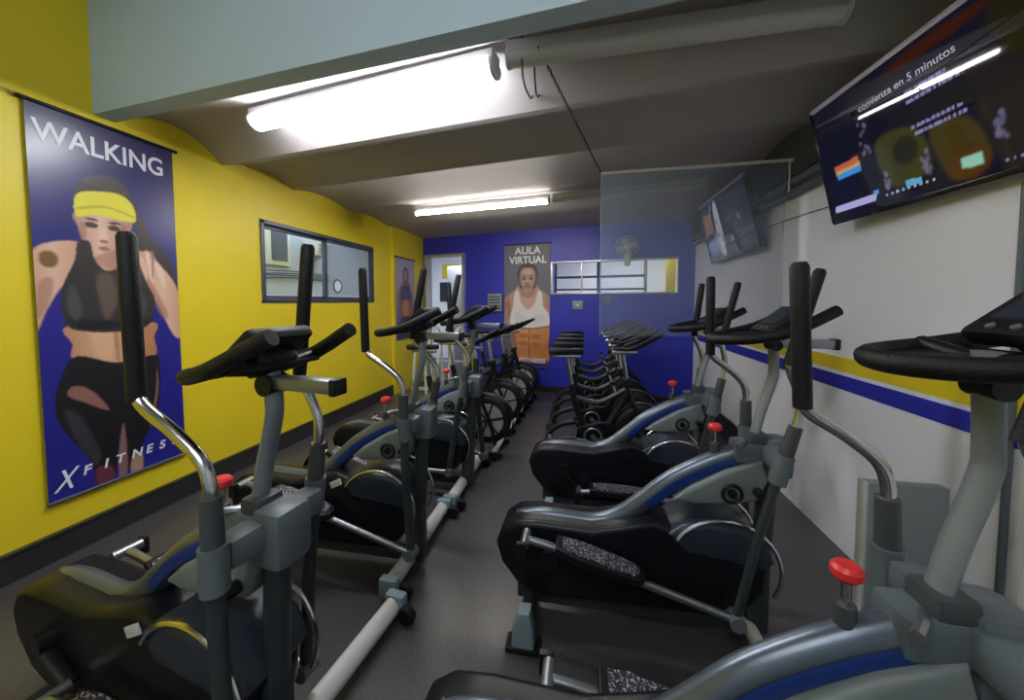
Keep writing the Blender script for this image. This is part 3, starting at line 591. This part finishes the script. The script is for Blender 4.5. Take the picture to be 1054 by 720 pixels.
    loop = [(a+lx, b, 1.345+(c-1.345)*tl+dz) for a, b, c in loop]
    hb = MB().tube(loop, .022, 12, smooth_path=4).build('handlebar', 'rubber', t)
    MB().tube([(-.03, -.15, 1.35+dz), (-.03, 0, 1.33+dz), (-.03, .15, 1.35+dz)], .018, 10, smooth_path=4).build('crossbar', 'black', hb)
    b_ = MB().prism([(-.23, -.06), (-.15, -.125), (-.05, -.14), (.0, -.14), (.0, .14), (-.05, .14), (-.15, .125), (-.23, .06)], -.006, .006, 'z', bev=.003); b_.v = [(x_+lx, y_, 1.34+dz+.12*x_*tl+z_) for x_, y_, z_ in b_.v]; b_.build('tray', 'black', hb)
    # console
    Rc = Matrix.Rotation(math.radians(-38), 3, 'Y')
    cc0 = Vector((-.04+cdx, 0, 1.385+dz+cdz))
    con = MB().box(tuple(cc0), (.17, .20, .04), Rc, .016).box(tuple(cc0+Vector((.015, 0, -.035))), (.09, .11, .05), Rc, .012).build('console', 'black', t)
    MB().box(tuple(cc0+Rc@Vector((.01, 0, .0205))), (.10, .14, .004), Rc, .001).build('display', 'dome', con)
    for kk in range(3): MB().cyl(tuple(cc0+Rc@Vector((-.065, -.045+.045*kk, .019))), tuple(cc0+Rc@Vector((-.065, -.045+.045*kk, .024))), .008, 10).build('button', 'casing', con)
    # swinging arms and pedal bars
    for sgn, ang, ck in ((-1, an, cn), (1, af, cf)):
        a = math.radians(ang); Y = sgn*.18; X0 = x0[(sgn+1)//2]; of = off[(sgn+1)//2]; k_ = of/.18; piv = (X0, Y, PZ)
        ar = MB().tube([(X0, Y, PZ+.05), (X0, Y, PZ-.25), (X0+.008, Y, PZ-.42), (X0+.02, Y, PZ-.66)], .022, 12, smooth_path=3, sec=(1, .8)).build('swing_arm', 'arm', t, piv)
        ar.rotation_euler = (0, a, 0)
        def sub(mb, nm, m_): o = mb.build(nm, m_, ar, piv); o.location = (0, 0, 0); return o
        sub(MB().tube([(X0, Y, PZ-.070), (X0, Y, PZ+.045)], .032, 18), 'collar', 'casing')
        sub(MB().tube([(X0, Y, PZ+.04), (X0, Y, PZ+.165)], [.026, .024], 14), 'sleeve', 'sleeve')
        sub(MB().tube([(X0, Y, PZ+.15), (X0, Y, PZ+.20), (X0-.02*k_, Y, PZ+.255), (X0-.085*k_, Y, PZ+.315), (X0-.155*k_, Y, PZ+.365), (X0-.178*k_, Y, PZ+.40), (X0-of, Y, PZ+.45)], .0155, 12, smooth_path=5), 'upper_tube', 'steel')
        sub(MB().tube([(X0-of+.001, Y, PZ+.385), (X0-of, Y, PZ+.60), (X0-of, Y, PZ+gt), (X0-of, Y, PZ+gt+.012)], [.021, .021, .021, .015], 14), 'grip', 'rubber')
        J = Vector((X0+.02*math.cos(a)-.66*math.sin(a), Y, PZ-.02*math.sin(a)-.66*math.cos(a)))
        jo = sub(MB().cyl((X0+.02, Y-.032, PZ-.66), (X0+.02, Y+.032, PZ-.66), .030), 'joint', 'casing')
        Cc = Vector((ck[0], Y, ck[1])); dv = J-Cc; P = lambda q, dz=0: tuple(Cc+dv*q+Vector((0, 0, dz)))
        pb = MB().tube([P(0), P(.15, .01), P(.45, .005), P(1)], .017, 10, smooth_path=3).build('pedal_bar', 'steel2', t)
        L_ = dv.length; tilt = math.atan2(-dv.z, dv.x); Rp = Matrix.Rotation(tilt, 3, 'Y')
        pc_ = Vector(P(.37, .035)); ou = sgn*.01
        pr = [(-.19, -.045), (-.12, -.062), (.06, -.062), (.16, -.052), (.19, -.02), (.19, .02), (.16, .052), (.06, .062), (-.12, .062), (-.19, .045)]
        b = bmesh.new(); f = MB(); f.prism(pr, -.018, .018, 'z', bev=.006); f.v = [tuple(pc_+Vector((0, ou, 0))+Rp@Vector(v)) for v in f.v]; b.free()
        pd = f.build('footplate', 'black', pb)
        f = MB(); f.prism([(x_*.86, y_*.8) for x_, y_ in pr], .018, .023, 'z'); f.v = [tuple(pc_+Vector((0, ou, 0))+Rp@Vector(v)) for v in f.v]; f.build('tread', 'tread', pb)
        cr = MB().cyl((ck[0], Y-.05, ck[1]), (ck[0], Y+.05, ck[1]), .020).build('crank_axle', 'steel2', pb)
        MB().box((ck[0]-.01, Y+sgn*.062, ck[1]-.015), (.045, .024, .075), bev=.008).build('axle_cap', 'black', pb)
        cc = Vector((-.97, sgn*.125, .33)); q = Vector((ck[0], sgn*.125, ck[1]))
        MB().tube([tuple(cc), tuple(q)], .024, 10, sec=(1, .4), up=(0, 1, 0)).cyl(tuple(cc-Vector((0, .02, 0))), tuple(cc+Vector((0, .02, 0))), .045).build('crank', 'black', t)
    return t
elliptical(.79, .86, 'nearest elliptical trainer of the row by the white wall', 16, -3, (-1.05, .22), (-.88, .40), .055, .11, gt=.735, off=(.2, .18), tl=.45, lx=.06, cdz=.035)
elliptical(.83, 1.77, 'second elliptical trainer by the white wall, black shroud end toward the aisle', 14.5, -1, (-1.07, .45), (-.87, .20), .03, .03, gt=.75, off=(.09, .16), x0=(-.065, -.055))
elliptical(.855, 2.68, 'farthest elliptical trainer by the white wall, in front of the spin bikes', 13, 7, (-.87, .22), (-1.10, .43), .01, .03, gt=.75, off=(.06, .08), x0=(-.04, -.04))
elliptical(-.84, .91, 'nearest elliptical trainer in front of the runner banner', -1, 7, (-.80, .24), (-1.11, .43), -.02, -.01, rz=math.radians(-7), gt=.81, off=(.255, .10), st=(-.4, .66), x0=(-.02, -.075))
elliptical(-.84, 1.92, 'second elliptical trainer of the row by the yellow wall', -1, 11, (-1.02, .48), (-.83, .55), .02, st=(-.26, .50))
elliptical(-.82, 2.82, 'farthest elliptical trainer by the yellow wall, beside the first spin bike', 12, -3, (-1.02, .20), (-1.0, .46), .02, st=(-.34, .42))

# ------------------------------------------------------------------ spin bikes
def spin_bike(x, y, label, group, face='disc', rot=0, hb=1.0):
    t = empty('spin_bike', label, 'exercise bike', (x, y, 0), rot, group)
    # x forward; flywheel in front
    MB().tube([(-.45, 0, .10), (-.30, 0, .20), (-.05, 0, .26), (.12, 0, .36), (.30, 0, .68)], .034, 10, smooth_path=4, sec=(1, .8)).tube([(-.05, 0, .26), (-.14, 0, .50), (-.20, 0, .74)], .030, 10, smooth_path=3).build('frame', 'black', t)
    MB().tube([(-.17, 0, .62), (.05, 0, .58), (.30, 0, .72)], .024, 10, smooth_path=4).build('top_bar', 'arm', t)
    f = MB()
    for s_ in (-1, 1): f.tube([(.29, s_*.045, .76), (.38, s_*.06, .50), (.46, s_*.055, .30), (.50, s_*.04, .09)], .018, 8, smooth_path=3)
    f.box((.29, 0, .78), (.07, .14, .07), bev=.01).build('fork', 'black', t)
    for xx in (-.46, .52):
        st = MB().tube([(xx, -.21, .06), (xx, .21, .06)], .026, 10).build('stabiliser', 'white_enamel' if xx > 0 else 'black', t)
        for s_ in (-1, 1):
            MB().box((xx, s_*.215, .05), (.075, .04, .08), bev=.01).build('end_cap', 'black', st)
            if xx > 0: MB().lathe([(.01, -.014), (.03, -.014), (.034, 0), (.03, .014), (.01, .014)], (xx+.055, s_*.18, .045), 'y', 14).build('transport_wheel', 'rubber', st)
    w = MB().lathe([(.17, -.030), (.222, -.028), (.235, -.018), (.235, .018), (.222, .028), (.17, .030)], (.42, 0, .33), 'y', 36).build('flywheel', 'black', t)
    MB().lathe([(.03, -.036), (.165, -.032), (.165, .032), (.03, .036)], (.42, 0, .33), 'y', 36).build('wheel_face', face, w)
    if face == 'disc':
        for s_ in (-1, 1):
            f = MB()
            for k in range(6): a = k*PI/3+.2; f.tube([(.42+.03*math.cos(a), s_*.040, .33+.03*math.sin(a)), (.42+.168*math.cos(a), s_*.036, .33+.168*math.sin(a))], .009, 6)
            f.build('spokes', 'black', w)
    MB().cyl((.42, -.065, .33), (.42, .065, .33), .028, 14).build('hub', 'steel', w)
    MB().tube([(.42+.26*math.cos(a), 0, .33+.26*math.sin(a)) for a in [PI*(-.15+.075*k) for k in range(14)]], .030, 8, sec=(.35, 1.3), up=(0, 0, 1)).build('wheel_guard', 'black', t)
    MB().prism([(-.16, .20), (-.06, .13), (.08, .16), (.16, .24), (.20, .30), (.18, .38), (.12, .42), (.04, .42), (-.14, .36)], -.085, -.045, bev=.012).build('chain_guard', 'shroud', t)
    cw = MB().tube([(0+.075*math.cos(a*PI/10), -.092, .29+.075*math.sin(a*PI/10)) for a in range(20)], .010, 8, closed=True).cyl((0, -.11, .29), (0, .11, .29), .022).build('chainring', 'steel2', t)
    for s_ in (-1, 1):
        c = MB().box((s_*.07, s_*-.105, .29-s_*.04), (.17, .016, .028), Matrix.Rotation(s_*.5 if s_ > 0 else .5, 3, 'Y'), .004).build('crank', 'steel2', t)
        MB().box((s_*.14, s_*-.165, .29-s_*.08), (.095, .09, .025), bev=.006).build('pedal', 'black', c)
    MB().tube([(-.19, 0, .72), (-.235, 0, .98)], .018, 10).box((-.245, 0, .995), (.26, .03, .028), bev=.004).build('seat_post', 'steel', t)
    sd = [(-.40, -.085), (-.36, -.11), (-.27, -.09), (-.18, -.035), (-.10, -.022), (-.085, 0), (-.10, .022), (-.18, .035), (-.27, .09), (-.36, .11), (-.40, .085)]
    MB().prism(sd, 1.015, 1.065, 'z', bev=.014).build('saddle', 'rubber', t)
    MB().tube([(.295, 0, .76), (.255, 0, 1.03*hb)], .020, 10).box((.27, 0, 1.045*hb), (.22, .035, .028), bev=.004).build('handlebar_post', 'steel', t)
    z = 1.09*hb
    for s_ in (-1, 1):
        MB().tube([(.20, s_*.02, z-.02), (.22, s_*.13, z), (.30, s_*.215, z+.01), (.42, s_*.225, z+.06), (.54, s_*.20, z+.13), (.565, s_*.165, z+.14), (.54, s_*.135, z+.12), (.42, s_*.11, z+.05), (.32, s_*.08, z)], .017, 10, smooth_path=4).build('handlebar', 'rubber', t)
    MB().box((.33, 0, z+.03), (.14, .10, .03), Matrix.Rotation(-.4, 3, 'Y'), .008).build('console', 'black', t)
    k = MB().tube([(.20, 0, .66), (.17, 0, .74)], .012, 8).build('resistance_stem', 'steel', t); MB().lathe([(.01, 0), (.024, .004), (.024, .03), (.012, .036)], (.168, 0, .74), 'z', 12).build('resistance_knob', 'black', k)
    return t
def tree(o, parent=None, loc=None, label=None):
    c = o.copy(); COL.objects.link(c)
    if parent: c.parent = parent
    if loc: c.location = loc
    if label: c['label'] = label
    for ch in list(o.children): tree(ch, c)
    return c
gl, gr = 'spin bikes by the yellow wall', 'spin bikes in front of the blue wall'
p = spin_bike(-1.34, 3.56, 'spin bike by the yellow wall nearest the elliptical trainers', gl)
for yy, dx, lb in ((4.24, 0, 'second spin bike from the elliptical trainers by the yellow wall'), (4.86, .02, 'third spin bike from the elliptical trainers by the yellow wall'), (5.48, .03, 'spin bike by the yellow wall farthest off, beside the woman banner')):
    tree(p, None, (-1.33+dx, yy, 0), lb)
p = spin_bike(.10, 3.46, 'spin bike directly behind the farthest white-wall elliptical trainer', gr, 'black')
for yy, lb in ((3.97, 'second nearest spin bike of the tight row in front of the blue wall'), (4.48, 'middle spin bike of the tight row in front of the blue wall'), (4.99, 'second farthest spin bike of the tight row in front of the blue wall'), (5.50, 'spin bike closest to the blue wall under the long window')):
    tree(p, None, (.10, yy, 0), lb)
# white tubular rack behind the left row
t = empty('white_tube_rack', 'white bent tube rack standing in front of the glass doorway', 'rack', (-2.35, 5.75, 0))
for k in range(4):
    MB().tube([(-.3+.2*k, -.2, .02), (-.32+.2*k, -.15, .5), (-.28+.2*k, .0, .95), (-.2+.2*k, .15, 1.0), (-.16+.2*k, .2, .02)], .022, 8, smooth_path=4).build('hoop', 'white_enamel', t)
MB().box((0, 0, .06), (.9, .06, .05), bev=.01).box((0, .18, .5), (.8, .03, .03), bev=.005).build('base_rail', 'white_enamel', t)

# ------------------------------------------------------------------ sky, camera, view
wd = bpy.data.worlds.new('sky'); scene.world = wd; wd.use_nodes = True
bgn = wd.node_tree.nodes['Background']; bgn.inputs[0].default_value = (.72, .84, 1.0, 1); bgn.inputs[1].default_value = 3.2
F = 385.; pit = math.radians(2.9); yaw = math.atan(73/F*math.cos(pit))
cam = bpy.data.cameras.new('camera'); co = bpy.data.objects.new('camera', cam); COL.objects.link(co)
cam.sensor_width = 36; cam.lens = F/1054*36; cam.shift_y = -30.5/1054; cam.clip_start = .02
co.location = (0, 0, 1.5); co.rotation_euler = (PI/2-pit, 0, yaw); scene.camera = co
scene.view_settings.view_transform = 'Standard'; scene.view_settings.look = 'None'; scene.view_settings.gamma = 1; scene.view_settings.use_curve_mapping = False
scene.view_settings.exposure = 0.2
scene.cycles.use_denoising = True; scene.cycles.max_bounces = 8; scene.cycles.diffuse_bounces = 5; scene.cycles.transparent_max_bounces = 12
scene.cycles.sample_clamp_indirect = 6
